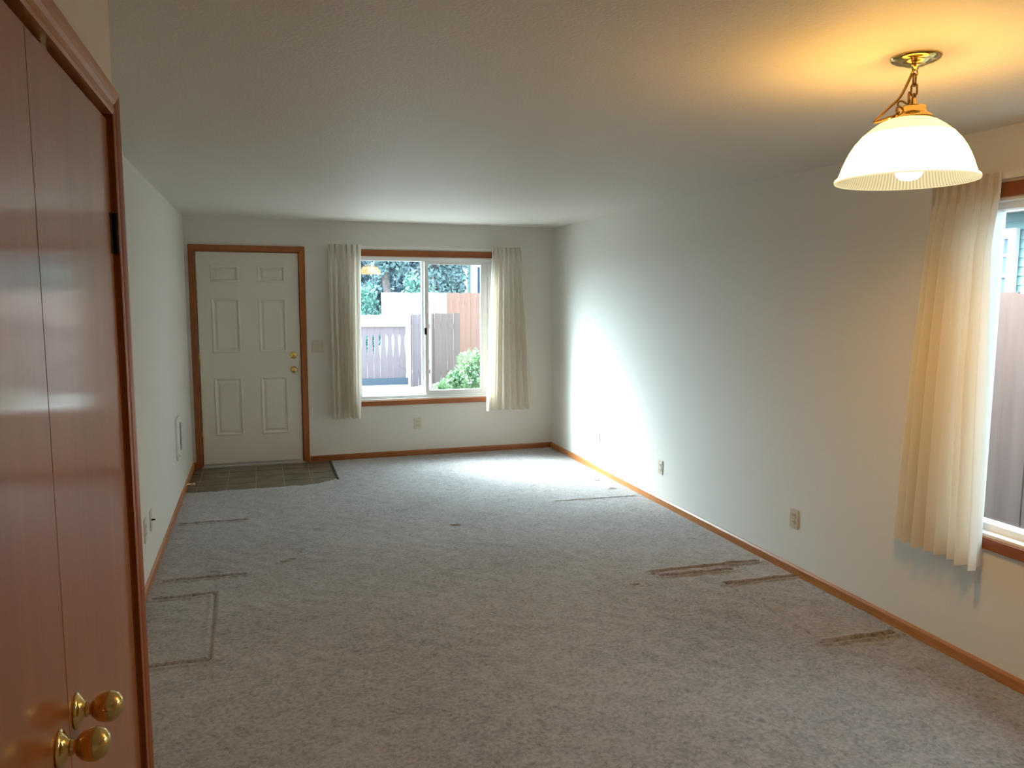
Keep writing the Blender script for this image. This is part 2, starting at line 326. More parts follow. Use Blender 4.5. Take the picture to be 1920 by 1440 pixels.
dr = thing('door_1', 'white six-panel front door with brass knob and deadbolt', 'front door', (DX0, YB+.03, .03), kind='structure')
sx0, sx1, sz0, sz1 = DX0+.004, DX1-.004, .034, DZ-.004
fy = YB+.008                                       # room face of the slab
# panel layout measured from the photograph (x, z of each panel)
pan = []
for cx_ in (.247, .667):
    for z0, z1 in ((1.765, 1.925), (1.095, 1.615), (.30, .86)):
        pan.append((sx0+cx_-.128, sx0+cx_+.128, z0, z1))
def slab():
    xs = sorted({sx0, sx1, *[p[0] for p in pan], *[p[1] for p in pan]}); zs = sorted({sz0, sz1, *[p[2] for p in pan], *[p[3] for p in pan]})
    b = MB()
    for i in range(len(xs)-1):
        for j in range(len(zs)-1):
            c = ((xs[i]+xs[i+1])/2, (zs[j]+zs[j+1])/2)
            if any(p[0] < c[0] < p[1] and p[2] < c[1] < p[3] for p in pan): b.box(xs[i], xs[i+1], fy+.016, fy+.044, zs[j], zs[j+1])
            else: b.box(xs[i], xs[i+1], fy, fy+.044, zs[j], zs[j+1])
    return b
slab().build('slab', DOORW, dr)
for x0, x1, z0, z1 in pan:
    b = MB(); e = .0
    def ring(d, y): return [(x0+d, y, z0+d), (x1-d, y, z0+d), (x1-d, y, z1-d), (x0+d, y, z1-d)]
    rs = [ring(.0, fy+.0005), ring(.006, fy-.006), ring(.016, fy-.005), ring(.026, fy+.011), ring(.034, fy+.011), ring(.052, fy+.003)]
    vs_ = [p for r in rs for p in r]; fs_ = []
    for k in range(len(rs)-1):
        for q in range(4): fs_.append((k*4+q, k*4+(q+1)%4, (k+1)*4+(q+1)%4, (k+1)*4+q))
    fs_.append(tuple((len(rs)-1)*4+q for q in range(4)))
    b.add(vs_, fs_); b.build('panel', DOORW, dr)
kx = sx1-.066
k = MB().lathe([(.034, fy), (.034, fy-.006), (.026, fy-.010)], 28, (kx, 0, 1.062), 'y').build('deadbolt', BRASS, dr)
MB().lathe([(.022, fy-.010), (.021, fy-.020), (.012, fy-.023)], 24, (kx, 0, 1.062), 'y').build('turn_piece', BRASS, k)
k = MB().lathe([(.033, fy), (.033, fy-.005), (.020, fy-.012), (.012, fy-.02), (.012, fy-.034), (.022, fy-.042), (.028, fy-.054), (.026, fy-.066), (.014, fy-.072)], 28, (kx, 0, .925), 'y').build('knob', BRASS, dr)
for z in (1.80, 1.05, .30): MB().lathe([(.006, z-.05), (.006, z+.05)], 10, (DX0+.001, YB+.001, 0)).build('hinge', BRASS, dr)
MB().box(sx0, sx1, fy-.004, fy+.03, .005, .034).build('sweep', STEEL, dr)
MB().box(DX0-.02, DX1+.02, YB-.018, YB+.10, -.02, .012).build('threshold', STEEL, dr, bevel=.003)

# ------------------------------------------------------------------ closet: casing (trim_2) and double doors (door_2, door_3)
tc_ = thing('trim_2', 'reddish stained wood casing around the brown closet doors', 'closet casing', (XC, CO1, 0), kind='structure')
cp = [(0, 0), (.011, 0), (.013, .006), (.013, .014), (.009, .019), (.010, .026), (.014, .034), (.017, .044), (.0185, .052), (.017, .057), (0, .057)]   # (proud of wall, across the width, inner to outer)
def closet_casing(inner0, inner1, corner0, corner1, vertical):
    """mitred moulding; profile along (proud, across)"""
    b = MB(); n = len(cp); vs_ = []
    for end in (0, 1):
        for u, v in cp:
            if vertical: vs_.append((XC+u, inner1+v, 0.0 if end == 0 else CZ+v))
            else: vs_.append((XC+u, (inner0-v) if end == 0 else (inner1+v), CZ+v))
    fs_ = [tuple(range(n)), tuple(range(n, 2*n))] + [(i, (i+1) % n, n+(i+1) % n, n+i) for i in range(n)]
    return b.add(vs_, fs_)
closet_casing(0, CO1+.004, 0, 0, True).build('side_casing', TRIMZ, tc_)
closet_casing(CO0-.004, CO1+.004, 0, 0, False).build('head_casing', TRIMY, tc_)
b = MB(); n = len(cp); vs_ = [(XC+u, CO0-.004-v, 0.0 if e == 0 else CZ+v) for e in (0, 1) for u, v in cp]
b.add(vs_, [tuple(range(n)), tuple(range(n, 2*n))] + [(i, (i+1) % n, n+(i+1) % n, n+i) for i in range(n)]).build('side_casing', TRIMZ, tc_)
MB().box(XC-.11, XC, CO1, CO1+.018, 0, CZ).build('jamb', TRIMZ, tc_); MB().box(XC-.11, XC, CO0-.018, CO0, 0, CZ).build('jamb', TRIMZ, tc_)
MB().box(XC-.11, XC, CO0-.018, CO1+.018, CZ, CZ+.018).build('head_jamb', TRIMY, tc_)
SEAM = 1.312
MB().box(XC-.052, XC-.040, CO0, CO1, CZ-.028, CZ).build('stop_strip', TRIMY, tc_)
cl = MB().box(XC-.03, XC-.006, 1.425, 1.462, CZ-.011, CZ).build('catch_plate', BRASS, tc_, bevel=.002); tag(cl, 'brass catch plate')
for nm, ya, yb, ky, lab in (('door_2', SEAM+.0014, CO1-.005, 1.357, 'glossy brown right-hand closet door hinged beside the living room'), ('door_3', CO0+.004, SEAM-.0014, 1.243, 'glossy brown left-hand closet door nearest the viewer')):
    d = thing(nm, lab, 'closet door', (XC-.02, (ya+yb)/2, .02), kind='structure')
    MB().box(XC-.036, XC-.001, ya, yb, .015, CZ-.012).build('slab', CLOSET, d, bevel=.0008)
    kn = MB().lathe([(.014, .024), (.0205, .031), (.0245, .041), (.0255, .047), (.0245, .053), (.020, .062), (.012, .068), (.004, .070)], 32, (XC, ky, .975), 'x').build('knob', BRASS, d)
    MB().lathe([(.029, -.001), (.029, .002), (.024, .005), (.0125, .012), (.0125, .014)], 32, (XC, ky, .975), 'x').build('rosette', BRASS, kn)
    MB().lathe([(.0105, .013), (.013, .015), (.0105, .018), (.0095, .022), (.0135, .025)], 24, (XC, ky, .975), 'x').build('shank', BRASS, kn)
    hy = yb if nm == 'door_2' else ya; sg = 1 if nm == 'door_2' else -1
    for z in (1.785, .25):
        hg = MB().lathe([(.0065, z-.045), (.0065, z+.045)], 12, (XC+.006, hy+.004*sg, 0)).build('hinge', DARK, d)
        MB().box(XC-.004, XC+.0005, min(hy, hy-.022*sg), max(hy, hy-.022*sg), z-.044, z+.044).build('hinge_leaf', DARK, hg)

# ------------------------------------------------------------------ windows
def slider(root, place, W, H0, H1, mull, wood_h, wood_v, depth0, tag_glass=True):
    """place(u, d, z): u along wall, d outwards from the room face"""
    def bx(name, u0, u1, d0, d1, z0, z1, mt, par=root, bevel=.003):
        p, q = place(u0, d0, z0), place(u1, d1, z1)
        return MB().box(min(p[0], q[0]), max(p[0], q[0]), min(p[1], q[1]), max(p[1], q[1]), z0, z1).build(name, mt, par, bevel=bevel)
    u0, u1 = W; c = .062
    bx('head_casing', u0-c, u1+c, -.018, 0, H1, H1+c, wood_h); bx('apron_casing', u0-c, u1+c, -.018, 0, H0-.052, H0-.001, wood_h)
    bx('side_casing', u0-c, u0+.001, -.0175, 0, H0-.001, H1, wood_v); bx('side_casing', u1-.001, u1+c, -.0175, 0, H0-.001, H1, wood_v)
    f = .042; D = depth0
    for a, b_, z0, z1, nm in ((u0, u1, H1-f, H1, 'frame_head'), (u0, u1, H0, H0+f, 'frame_sill'), (u0, u0+f, H0+f, H1-f, 'frame_side'), (u1-f, u1, H0+f, H1-f, 'frame_side')):
        bx(nm, a, b_, D, D+.075, z0, z1, VINYL)
    # drywall-white returns between casing and vinyl frame
    for a, b_, z0, z1 in ((u0, u1, H1-.012, H1), (u0, u1, H0, H0+.012), (u0, u0+.012, H0+.012, H1-.012), (u1-.012, u1, H0+.012, H1-.012)):
        bx('reveal', a, b_, 0, D, z0, z1, VINYL, bevel=0)
    s = .040
    def sash(a, b_, d, nm, stile_b):
        t = bx(nm, a, a+s, d, d+.028, H0+f, H1-f, VINYL)
        bx('sash_stile', b_-stile_b, b_, d, d+.028, H0+f, H1-f, VINYL, t); bx('sash_rail', a+s, b_-stile_b, d, d+.028, H1-f-s*.7, H1-f, VINYL, t); bx('sash_rail', a+s, b_-stile_b, d, d+.028, H0+f, H0+f+s, VINYL, t)
        bx('glass_pane', a+s*.8, b_-stile_b*.8, d+.011, d+.017, H0+f+s*.8, H1-f-s*.6, GLASS, t, bevel=0)
        return t
    return bx, sash, f
w1 = thing('window_1', 'white sliding window in the end wall with stained wood trim', 'window', (1.62, YB, W1['z0']), kind='structure')
bx, sash, f = slider(w1, lambda u, d, z: (u, YB+d, z), (W1['x0'], W1['x1']), W1['z0'], W1['z1'], 1.63, TRIMX, TRIMZ, .03)
bx('glass_pane', W1['x0']+f*.8, 1.63, .088, .094, W1['z0']+f*.6, W1['z1']-f*.7, GLASS, w1, 0)
bx('fixed_stile', 1.585, 1.622, .075, .103, W1['z0']+f, W1['z1']-f, VINYL)
t = sash(1.612, W1['x1']-f+.004, .040, 'sliding_sash', .075)
bx('latch', 1.604, 1.628, .022, .040, 1.245, 1.315, DARK, t, .002)
w2 = thing('window_2', 'white window in the right wall with stained wood trim', 'window', (XR, 1.9, W2['z0']), kind='structure')
bx, sash, f = slider(w2, lambda u, d, z: (XR+d, u, z), (W2['y0'], W2['y1']), W2['z0'], W2['z1'], 1.6, TRIMD, TRIMZ, .055)
bx('glass_pane', 1.87, W2['y1']-f*.8, .105, .111, W2['z0']+f*.6, W2['z1']-f*.7, GLASS, w2, 0)
bx('fixed_stile', 1.865, 1.91, .098, .125, W2['z0']+f, W2['z1']-f, VINYL)
sash(W2['y0']+f-.004, 1.90, .064, 'sliding_sash', .045)

# ------------------------------------------------------------------ drapes and rods
def drape(name, label, place, top, bot, zt, zb, n, seed, amp=.042, edge_bulge=None, ret=None, group=None):
    """pinch-pleated drape; place(u, d, z) with d = distance off the wall"""
    r = random.Random(seed); NU, NV = 26*n, 64
    ph = [r.uniform(-.5, .5) for _ in range(n+1)]; am = [r.uniform(.55, 1.25) for _ in range(n+1)]; wob = [r.uniform(-.35, .35) for _ in range(n+1)]
    vs_ = []
    for j in range(NV+1):
        t = j/NV; z = zt+(zb-zt)*t
        e0 = top[0]+(bot[0]-top[0])*t**.8; e1 = top[1]+(bot[1]-top[1])*t**.8
        if edge_bulge: e0 += edge_bulge(t)
        for i in range(NU+1):
            s = i/NU; x = s*n; k = min(int(x), n-1); fr = x-k; ss = fr*fr*(3-2*fr)
            A = (am[k]*(1-ss)+am[k+1]*ss); P = ph[k]*(1-ss)+ph[k+1]*ss; Wb = wob[k]*(1-ss)+wob[k+1]*ss
            open_ = min(1, .30+1.1*t**.7)
            fold = math.sin(2*PI*x+P*2*t)
            sharp = math.copysign(abs(fold)**.75, fold)
            pin = math.exp(-(t/.055)**2)
            d = .085+amp*A*open_*sharp+.006*Wb*math.sin(5*t+x)
            # pinch: three little tucks at each pleat head
            hd = math.exp(-((fr-.25)/.17)**2)
            d += pin*hd*.017*math.sin(2*PI*(fr-.25)*9) + (1-pin)*.35*amp*math.sin(4*PI*x+2*P)*min(1, t*2)*.5
            u = e0+(e1-e0)*(s+.012*Wb*math.sin(2*PI*x)*open_)
            u += .010*A*open_*math.cos(2*PI*x+P)*(1 if n > 3 else .5)*math.sin(PI*s)
            if ret:
                lim = .05
                if ret > 0 and s > 1-lim: q = (s-1+lim)/lim; d = d*(1-q*q)+.006*q*q
                if ret < 0 and s < lim: q = (lim-s)/lim; d = d*(1-q*q)+.006*q*q
            zz = z + (.004*math.sin(9*s+seed) if j == NV else 0)
            vs_.append(place(u, max(d, .026), zz))
    N1 = NU+1; fs_ = [(j*N1+i, j*N1+i+1, (j+1)*N1+i+1, (j+1)*N1+i) for j in range(NV) for i in range(NU)]
    root = thing(name, label, 'curtain', place((top[0]+top[1])/2, .085, zb), group)
    def rows(a, b_): 
        bb = MB(); bb.add(vs_[a*N1:(b_+1)*N1], [tuple(x-0 for x in q) for q in fs_[:(b_-a)*NU]], True); return bb
    hem = 4; head = 4
    rows(0, head).build('heading', CLOTH, root); rows(head, NV-hem).build('drape_panel', CLOTH, root); rows(NV-hem, NV).build('hem', CLOTH, root)
    return root
pb = lambda u, d, z: (u, YB-d, z); pr = lambda u, d, z: (XR-d, u, z)
drape('curtain', 'white pleated drape hanging between front door and end window', pb, (.650, .962), (.662, .940), 2.136, .428, 6, 3, ret=-1)
drape('curtain', 'white pleated drape flaring right of the end window', pb, (2.300, 2.618), (2.232, 2.748), 2.140, .448, 7, 11, ret=1)
drape('curtain', 'cream pleated drape beside the right wall window lit by the lamp', pr, (2.470, 2.820), (2.436, 2.930), 2.160, .488, 8, 5, amp=.050, ret=1, edge_bulge=lambda t: .036*min(1, max(0, (t-.05)/.13))*(1-t)**1.2)
def rod(name, label, place, a, b_, z, brk):
    root = thing(name, label, 'curtain rod', place((a+b_)/2, .05, z))
    def bx(nm, u0, u1, d0, d1, z0, z1, mt):
        p, q = place(u0, d0, z0), place(u1, d1, z1); return MB().box(min(p[0], q[0]), max(p[0], q[0]), min(p[1], q[1]), max(p[1], q[1]), z0, z1).build(nm, mt, root, bevel=.002)
    bx('rail', a, b_, .040, .052, z-.013, z+.013, METALW)
    for u in brk: bx('bracket', u-.012, u+.012, 0, .042, z-.018, z+.010, METALW)
rod('curtain_rod', 'white traverse rod above the end window', pb, .66, 2.61, 2.116, (.70, 1.62, 2.57))
rod('curtain_rod', 'white traverse rod above the right wall window', pr, .95, 2.80, 2.150, (1.05, 1.85, 2.74))

# ------------------------------------------------------------------ pendant lamp
LX, LY = 1.886, 1.915
lp = thing('pendant_lamp', 'brass pendant lamp with glowing white glass dome shade on chain', 'lamp', (LX, LY, H))
C3 = (LX, LY, 0)
MB().lathe([(.071, H), (.071, H-.004), (.066, H-.010), (.052, H-.016), (.044, H-.017), (.040, H-.020), (.024, H-.026), (.010, H-.028), (.009, H-.036), (.004, H-.038)], 48, C3).build('canopy', BRASS, lp)
MB().tube([(LX+.010*math.cos(a), LY, H-.046+.011*math.sin(a)) for a in np.linspace(0, 2*PI, 16, endpoint=False)], .0026, 8, True).build('canopy_loop', BRASS, lp)
cz = H-.066
def link(c, tilt, yaw, nm='chain_link'):
    M = Matrix.Translation(c) @ Matrix.Rotation(yaw, 4, 'Z') @ Matrix.Rotation(tilt, 4, 'Y')
    pts = []
    for a in np.linspace(0, 2*PI, 20, endpoint=False):
        q = Vector((.0085*math.cos(a), 0, .0095*math.sin(a)+(.0085 if math.sin(a) > 0 else -.0085))); pts.append(M @ q)
    MB().tube(pts, .0030, 8, True).build(nm, ABRASS, lp)
for i in range(3): link(Vector((LX+.001*i, LY, cz-.0285*i)), .05*i, (i % 2)*PI/2+.4)
link(Vector((LX-.013, LY+.004, cz-.052)), .45, .9); link(Vector((LX-.026, LY+.010, cz-.074)), .9, 2.3); link(Vector((LX-.040, LY+.014, cz-.086)), 1.2, .5)
dv = Vector((-.951, .31, 0))
def swag(pts):
    out = []; P = [Vector(p) for p in pts]; P = [P[0]*2-P[1]] + P + [P[-1]*2-P[-2]]
    for i in range(1, len(P)-2):
        for k in range(8):
            t = k/8; out.append(.5*((2*P[i])+(P[i+1]-P[i-1])*t+(2*P[i-1]-5*P[i]+4*P[i+1]-P[i+2])*t*t+(-P[i-1]+3*P[i]-3*P[i+1]+P[i+2])*t**3))
    return out+[P[-2]]
L0 = Vector((LX, LY, 0))
at = lambda d, z: L0+dv*d+Vector((0, 0, z))
MB().tube(swag([at(.004, H-.036), at(.020, H-.075), at(.042, H-.118), at(.075, H-.150), at(.112, H-.186), at(.100, H-.186), at(.060, H-.172), at(.034, H-.162)]), .0040, 8).build('cord', ABRASS, lp)
zr = 1.998
MB().lathe([(.064, zr+.181), (.056, zr+.190), (.053, zr+.195), (.043, zr+.199), (.038, zr+.206), (.039, zr+.216), (.035, zr+.221), (.012, zr+.224), (.008, zr+.229), (.008, zr+.241), (.003, zr+.252)], 40, C3).build('shade_cap', BRASS, lp)
SX, SY = LX-.009, LY+.003
K = .915
outer = [(r*K, z*K) for r, z in [(.064, .200), (.088, .190), (.112, .173), (.138, .151), (.160, .125), (.174, .103), (.185, .081), (.195, .057), (.203, .033), (.209, .018), (.217, .012), (.2195, .005), (.218, .0)]]
inner = [(r*K, z*K) for r, z in [(.214, .002), (.206, .014), (.200, .030), (.191, .057), (.181, .080), (.170, .101), (.156, .122), (.135, .147), (.110, .168), (.087, .185), (.064, .195)]]
def shade():
    n = 240; prof = outer+inner; vs_ = []; fs_ = []; mi = []
    for i, (r, z) in enumerate(prof):
        for k in range(n):
            rr = r - (.0022*(k % 2) if len(outer)+1 <= i <= len(outer)+4 else 0)
            a = 2*PI*k/n; vs_.append((SX+rr*math.cos(a), SY+rr*math.sin(a), zr+z))
    for i in range(len(prof)-1):
        for k in range(n): fs_.append((i*n+k, i*n+(k+1)%n, (i+1)*n+(k+1)%n, (i+1)*n+k)); mi.append(2 if i < 3 else 0 if i < len(outer)-2 else 3 if (len(outer) <= i <= len(outer)+3 and k % 2) else 1)
    b = MB(); b.add(vs_, fs_, True); return b.build('lamp_shade', [glow('lit_shade_outside', (1.0, .54, .12), SHADE_OUT), glow('lit_shade_inside', (1.0, .86, .48), SHADE_IN, 0.), glow('lit_shade_crown', (1.0, .54, .12), SHADE_OUT*.28), glow('lit_shade_rib_shadow', (1.0, .80, .42), SHADE_IN*.74, 0.)], lp, matidx=mi)
shade()
MB().lathe([(.013, zr+.160), (.015, zr+.125), (.026, zr+.095), (.036, zr+.068), (.041, zr+.048), (.041, zr+.036), (.036, zr+.019), (.024, zr+.008), (.008, zr+.004)], 24, C3).build('bulb', glow('lit_bulb', (1.0, .54, .14), LAMP*5.2), lp)
MB().lathe([(.020, zr+.195), (.020, zr+.160), (.014, zr+.158)], 20, C3).build('socket', BRASS, lp)

# ------------------------------------------------------------------ wall plates, heater, door stop
def plate(name, label, cat, loc, axis, w_, h_, kind, group=None):
    """axis: outward normal of the plate"""
    root = thing(name, label, cat, loc, group)
    nx_, ny_ = axis
    def bx(nm, u0, u1, d0, d1, z0, z1, mt, par=root, bevel=.0015):
        if nx_: xs = sorted((loc[0]+nx_*d0, loc[0]+nx_*d1)); ys = (loc[1]+u0, loc[1]+u1)
        else: xs = (loc[0]+u0, loc[0]+u1); ys = sorted((loc[1]+ny_*d0, loc[1]+ny_*d1))
        return MB().box(xs[0], xs[1], ys[0], ys[1], loc[2]+z0, loc[2]+z1).build(nm, mt, par, bevel=bevel)
    bx('cover_plate', -w_/2, w_/2, 0, .006, -h_/2, h_/2, IVORY)
    if kind == 'outlet':
        for s in (-1, 1):
            q = bx('socket', -.0165, .0165, .006, .009, s*.0195-.014, s*.0195+.014, IVORY)
            bx('slot', -.008, -.0055, .0088, .0094, s*.0195-.004, s*.0195+.007, SLOT, q, 0); bx('slot', .0055, .008, .0088, .0094, s*.0195-.004, s*.0195+.007, SLOT, q, 0)
        bx('screw', -.003, .003, .006, .0075, -.003, .003, STEEL)
    if kind == 'switch':
        for s in (-1, 1):
            bx('toggle', s*.023-.005, s*.023+.005, .006, .016, -.002, .012, IVORY); 
            for z in (-.03, .03): bx('screw', s*.023-.003, s*.023+.003, .006, .0072, z-.003, z+.003, STEEL)
    if kind == 'coax':
        ax = 'x' if nx_ else 'y'
        MB().lathe([(.006, loc[0]+nx_*.006), (.006, loc[0]+nx_*.012), (.0045, loc[0]+nx_*.0125), (.0045, loc[0]+nx_*.026)], 12, (0, loc[1], loc[2]), 'x').build('connector', DARK, root)
        for z in (-.03, .03): bx('screw', -.003, .003, .006, .0072, z-.003, z+.003, STEEL)
    return root
plate('wall_outlet', 'ivory outlet low on the end wall below the window', 'outlet', (1.520, YB, .334), (0, -1), .072, .116, 'outlet')
plate('wall_outlet', 'ivory outlet on the right wall, nearest the cream drape', 'outlet', (XR, 3.750, .335), (-1, 0), .072, .116, 'outlet')
plate('wall_outlet', 'ivory outlet on the right wall, middle one of three', 'outlet', (XR, 5.373, .298), (-1, 0), .072, .110, 'outlet')
plate('wall_outlet', 'ivory outlet in the bright patch near the far right corner', 'outlet', (XR, 6.575, .318), (-1, 0), .072, .110, 'outlet')
plate('wall_outlet', 'ivory outlet on the left wall, just past the closet casing', 'outlet', (XL, 4.605, .345), (1, 0), .072, .130, 'outlet')
plate('cable_plate', 'plate with protruding cable connector low on the left wall', 'cable plate', (XL, 4.845, .338), (1, 0), .072, .116, 'coax')
plate('light_switch', 'tan double switch plate right of the front door', 'light switch', (.5335, YB, 1.146), (0, -1), .116, .116, 'switch')

ht = thing('wall_heater', 'small white electric wall heater low on the left wall', 'heater', (XL, 6.52, .36))
def rrect(y0, y1, z0, z1, r, k=5):
    out = []
    for cy, cz_, a0 in ((y1-r, z0+r, -PI/2), (y1-r, z1-r, 0), (y0+r, z1-r, PI/2), (y0+r, z0+r, PI)):
        for i in range(k+1): a = a0+PI/2*i/k; out.append((cy+r*math.cos(a), cz_+r*math.sin(a)))
    return out
MB().prism(rrect(6.385, 6.655, .362, .690, .035), XL, XL+.016, 'x').build('front_cover', METALW, ht, bevel=.004)
gr = MB().prism(rrect(6.555, 6.628, .415, .640, .012), XL+.0158, XL+.019, 'x').build('grille', GREY, ht)
for k in range(11): MB().prism([(XL+.019, .425+.0195*k), (XL+.024, .430+.0195*k), (XL+.024, .434+.0195*k), (XL+.019, .436+.0195*k)], 6.560, 6.623, 'y').build('slat', GREY, gr)
MB().lathe([(.011, XL+.016), (.010, XL+.026)], 16, (0, 6.44, .40), 'x').build('dial', METALW, ht)

ds = thing('door_stop', 'tiny door stop with white tip at the baseboard beside the entry tiles', 'door stop', (XL+.012, 6.97, .048))
MB().lathe([(.011, XL+.012), (.011, XL+.015), (.004, XL+.017), (.004, XL+.062)], 14, (0, 6.97, .045), 'x').build('rod', BRASS, ds)
tag(MB().lathe([(.007, XL+.060), (.0095, XL+.064), (.0095, XL+.074), (.006, XL+.078)], 14, (0, 6.97, .045), 'x').build('tip', WHITE, ds), 'white rubber tip')

# ------------------------------------------------------------------ outdoors
GZ = -.12
S(MB().box(-40, 60, YB+T, 70, GZ-.2, GZ).box(XR+T, 60, -30, YB+T, GZ-.2, GZ).build('ground', CONC), 'pale concrete ground outside the windows', 'ground')

def board_mesh(w_, h_, t_, name='board', mt=FENCE_R): return MB().box(-w_/2, w_/2, -t_/2, t_/2, 0, h_).mesh(name, mt)
def fence(name, label, p0, p1, h_, pitch, mts, rails=True, post=2.4, cat='fence', cap=None, bw=None):
    p0, p1 = Vector((*p0, GZ)), Vector((*p1, GZ)); d = (p1-p0); L = d.length; d.normalize(); ang = math.atan2(d.y, d.x); nrm = Vector((-d.y, d.x, 0))
    root = thing(name, label, cat, tuple(p0))
    mts = mts if isinstance(mts, list) else [mts]; mm = [board_mesh((bw or pitch-.006), h_, .018, 'board', mt) for mt in mts]
    for k in range(int(L/pitch)):
        p = p0+d*(pitch*(k+.5))+nrm*random.uniform(-.004, .004); inst('board', mm[(k*7+k//3) % len(mm)], root, (p.x, p.y, GZ+random.uniform(.01, .03)), (0, 0, ang+random.uniform(-.01, .01)))
    for z in (.25, h_-.25):
        b = MB().box(0, L, -.02, .02, z, z+.085).mesh('rail', mts[0]); q = p0+nrm*.034; inst('rail', b, root, tuple(q), (0, 0, ang))
    pm = MB().box(-.045, .045, -.045, .045, 0, h_+.02).mesh('post', mts[0])
    for k in range(int(L/post)+1): q = p0+d*min(L, k*post)+nrm*.10; inst('post', pm, root, tuple(q), (0, 0, ang))
    if cap: b = MB().box(0, L, -.06, .06, h_, h_+cap).mesh('cap_rail', FENCE_W); inst('cap_rail', b, root, tuple(p0+Vector((0, 0, .03))), (0, 0, ang))
    return root
fence('fence', 'tall reddish board fence at the back of the yard', (4.0, 17.6), (10.5, 17.6), 1.80, .14, FENCE_R)
fence('fence', 'tall board fence, pale with painted sun glare, behind the low picket gate', (2.60, 17.0), (4.0, 17.0), 1.80, .14, FENCE_W)
fence('fence', 'low pale lilac board panel right of the picket gate', (2.765, 14.7), (3.125, 14.7), 1.38, .12, FENCE_P, post=3)
fence('gate', 'low dark brown plank gate behind the green shrubs', (3.16, 14.5), (3.66, 14.5), 1.40, .125, FENCE_B, cat='gate', post=3)
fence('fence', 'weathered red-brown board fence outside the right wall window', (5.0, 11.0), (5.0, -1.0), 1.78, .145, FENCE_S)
# picket gate with shaped slots
pg = thing('gate', 'lilac grey picket gate with shaped slots and a pale top rail', 'gate', (1.3, 14.7, GZ))
def picket(wd): 
    a, b_ = wd/2, wd/2*.62
    return MB().prism([(-a, .10), (a, .10), (a, .58), (b_, .86), (b_, .97), (a, 1.03), (a, 1.17), (-a, 1.17), (-a, 1.03), (-b_, .97), (-b_, .86), (-a, .58)], -.01, .01, 'y').mesh('picket', FENCE_P)
pk = picket(.118)
for k in range(11): inst('picket', pk, pg, (1.36+.122*k, 14.7+random.uniform(-.003, .003), GZ))
for z, mt, hh in ((.06, BLUE, .13), (1.17, FENCE_W, .22)): inst('rail', MB().box(0, 1.40, -.03, .03, z, z+hh).mesh('rail', mt), pg, (1.3, 14.68, GZ))
inst('post', MB().box(-.03, .03, -.03, .03, 0, 1.40).mesh('post', FENCE_W), pg, (2.70, 14.66, GZ)); inst('post', MB().box(-.05, .05, -.05, .05, 0, 1.40).mesh('post', FENCE_W), pg, (1.28, 14.66, GZ))

def foliage(c, rx, ry, rz, n, size, seed, flat=.0):
    g = np.random.default_rng(seed); b = MB(); vs_ = []; fs_ = []
    d = g.normal(size=(n, 3)); d /= np.linalg.norm(d, axis=1)[:, None]; rad = g.uniform(.45, 1, n)**.5
    lump = 1+.22*np.sin(5*d[:, 0]+seed)*np.sin(4*d[:, 2]+2*seed)+.12*np.sin(11*d[:, 1]+seed)
    P = d*(rad*lump)[:, None]*np.array([rx, ry, rz])+np.array(c)
    for p in P:
        q = g.normal(size=3); q /= np.linalg.norm(q); e = np.cross(q, g.normal(size=3)); e /= np.linalg.norm(e); nn = np.cross(q, e)
        s = size*g.uniform(.6, 1.3); k = len(vs_)
        vs_ += [p-q*s, p+e*s*.5+nn*s*.12, p+q*s, p-e*s*.5+nn*s*.12]; fs_ += [(k, k+1, k+2), (k, k+2, k+3)]
    b.add(vs_, fs_); return b
def tree(label, x, y, h_, r, mat, seed, low=.12, n=3200, size=.16, cat='tree', trunk=.16, crown_mats=None):
    root = thing('tree' if cat == 'tree' else 'bush', label, cat, (x, y, GZ))
    g = random.Random(seed); pts = [(x+g.uniform(-.05, .05)*k, y, GZ+h_*.85*k/6) for k in range(7)]
    MB().tube(pts, [trunk*(1-.11*k) for k in range(7)], 10).build('trunk', BARK, root)
    z0 = GZ+h_*low; b = foliage((x, y, (z0+GZ+h_)/2), r, r, (GZ+h_-z0)/2, n, size, seed)
    o = b.build('crown', mat, root); o['kind'] = 'stuff'
    return root
tree('tree with visible grey trunk beyond the picket gate', 3.45, 22.0, 5.4, .62, LEAF1, 1, low=.40, n=6500, size=.085, trunk=.16)
tree('dark bluish tree at the left edge of the end window view', 1.70, 23.2, 5.4, .66, LEAF1, 2, low=.02, n=6500, size=.085)
tree('dark green tree beside the aqua house', 5.02, 22.2, 5.0, .66, LEAF1, 4, low=.03, n=6500, size=.085)
tree('dense blue-green tree standing behind the grey trunk', 2.85, 26.3, 5.6, .85, LEAF4, 3, low=.0, n=7500, size=.10)
tree('dense blue-green tree over the middle of the far fence', 5.15, 27.0, 5.6, .82, LEAF4, 6, low=.0, n=7500, size=.10)
hg = thing('hedge', 'long dark hedge closing the yard far behind the trees', 'hedge', (2.0, 30.6, GZ))
MB().box(-2.4, 5.3, 30.2, 31.0, GZ, 4.3).build('inner_growth', LEAF4, hg)
hb = MB(); hr = np.random.default_rng(40)
for q in range(9): 
    f_ = foliage((-2.2+.9*q, 30.4, 2.1), .75, .55, 2.5, 2000, .12, 50+q); hb.add(f_.v, f_.f)
o = hb.build('foliage', LEAF4, hg); o['kind'] = 'stuff'
tree('rounded teal bush over the fence, right of the trunk', 3.70, 19.2, 2.30, .42, LEAF2, 9, low=.25, n=3000, size=.05, cat='bush', trunk=.05)
tree('rounded teal bush above the picket gate rail', 2.22, 17.85, 1.95, .44, LEAF2, 12, low=.1, n=3000, size=.05, cat='bush', trunk=.05)
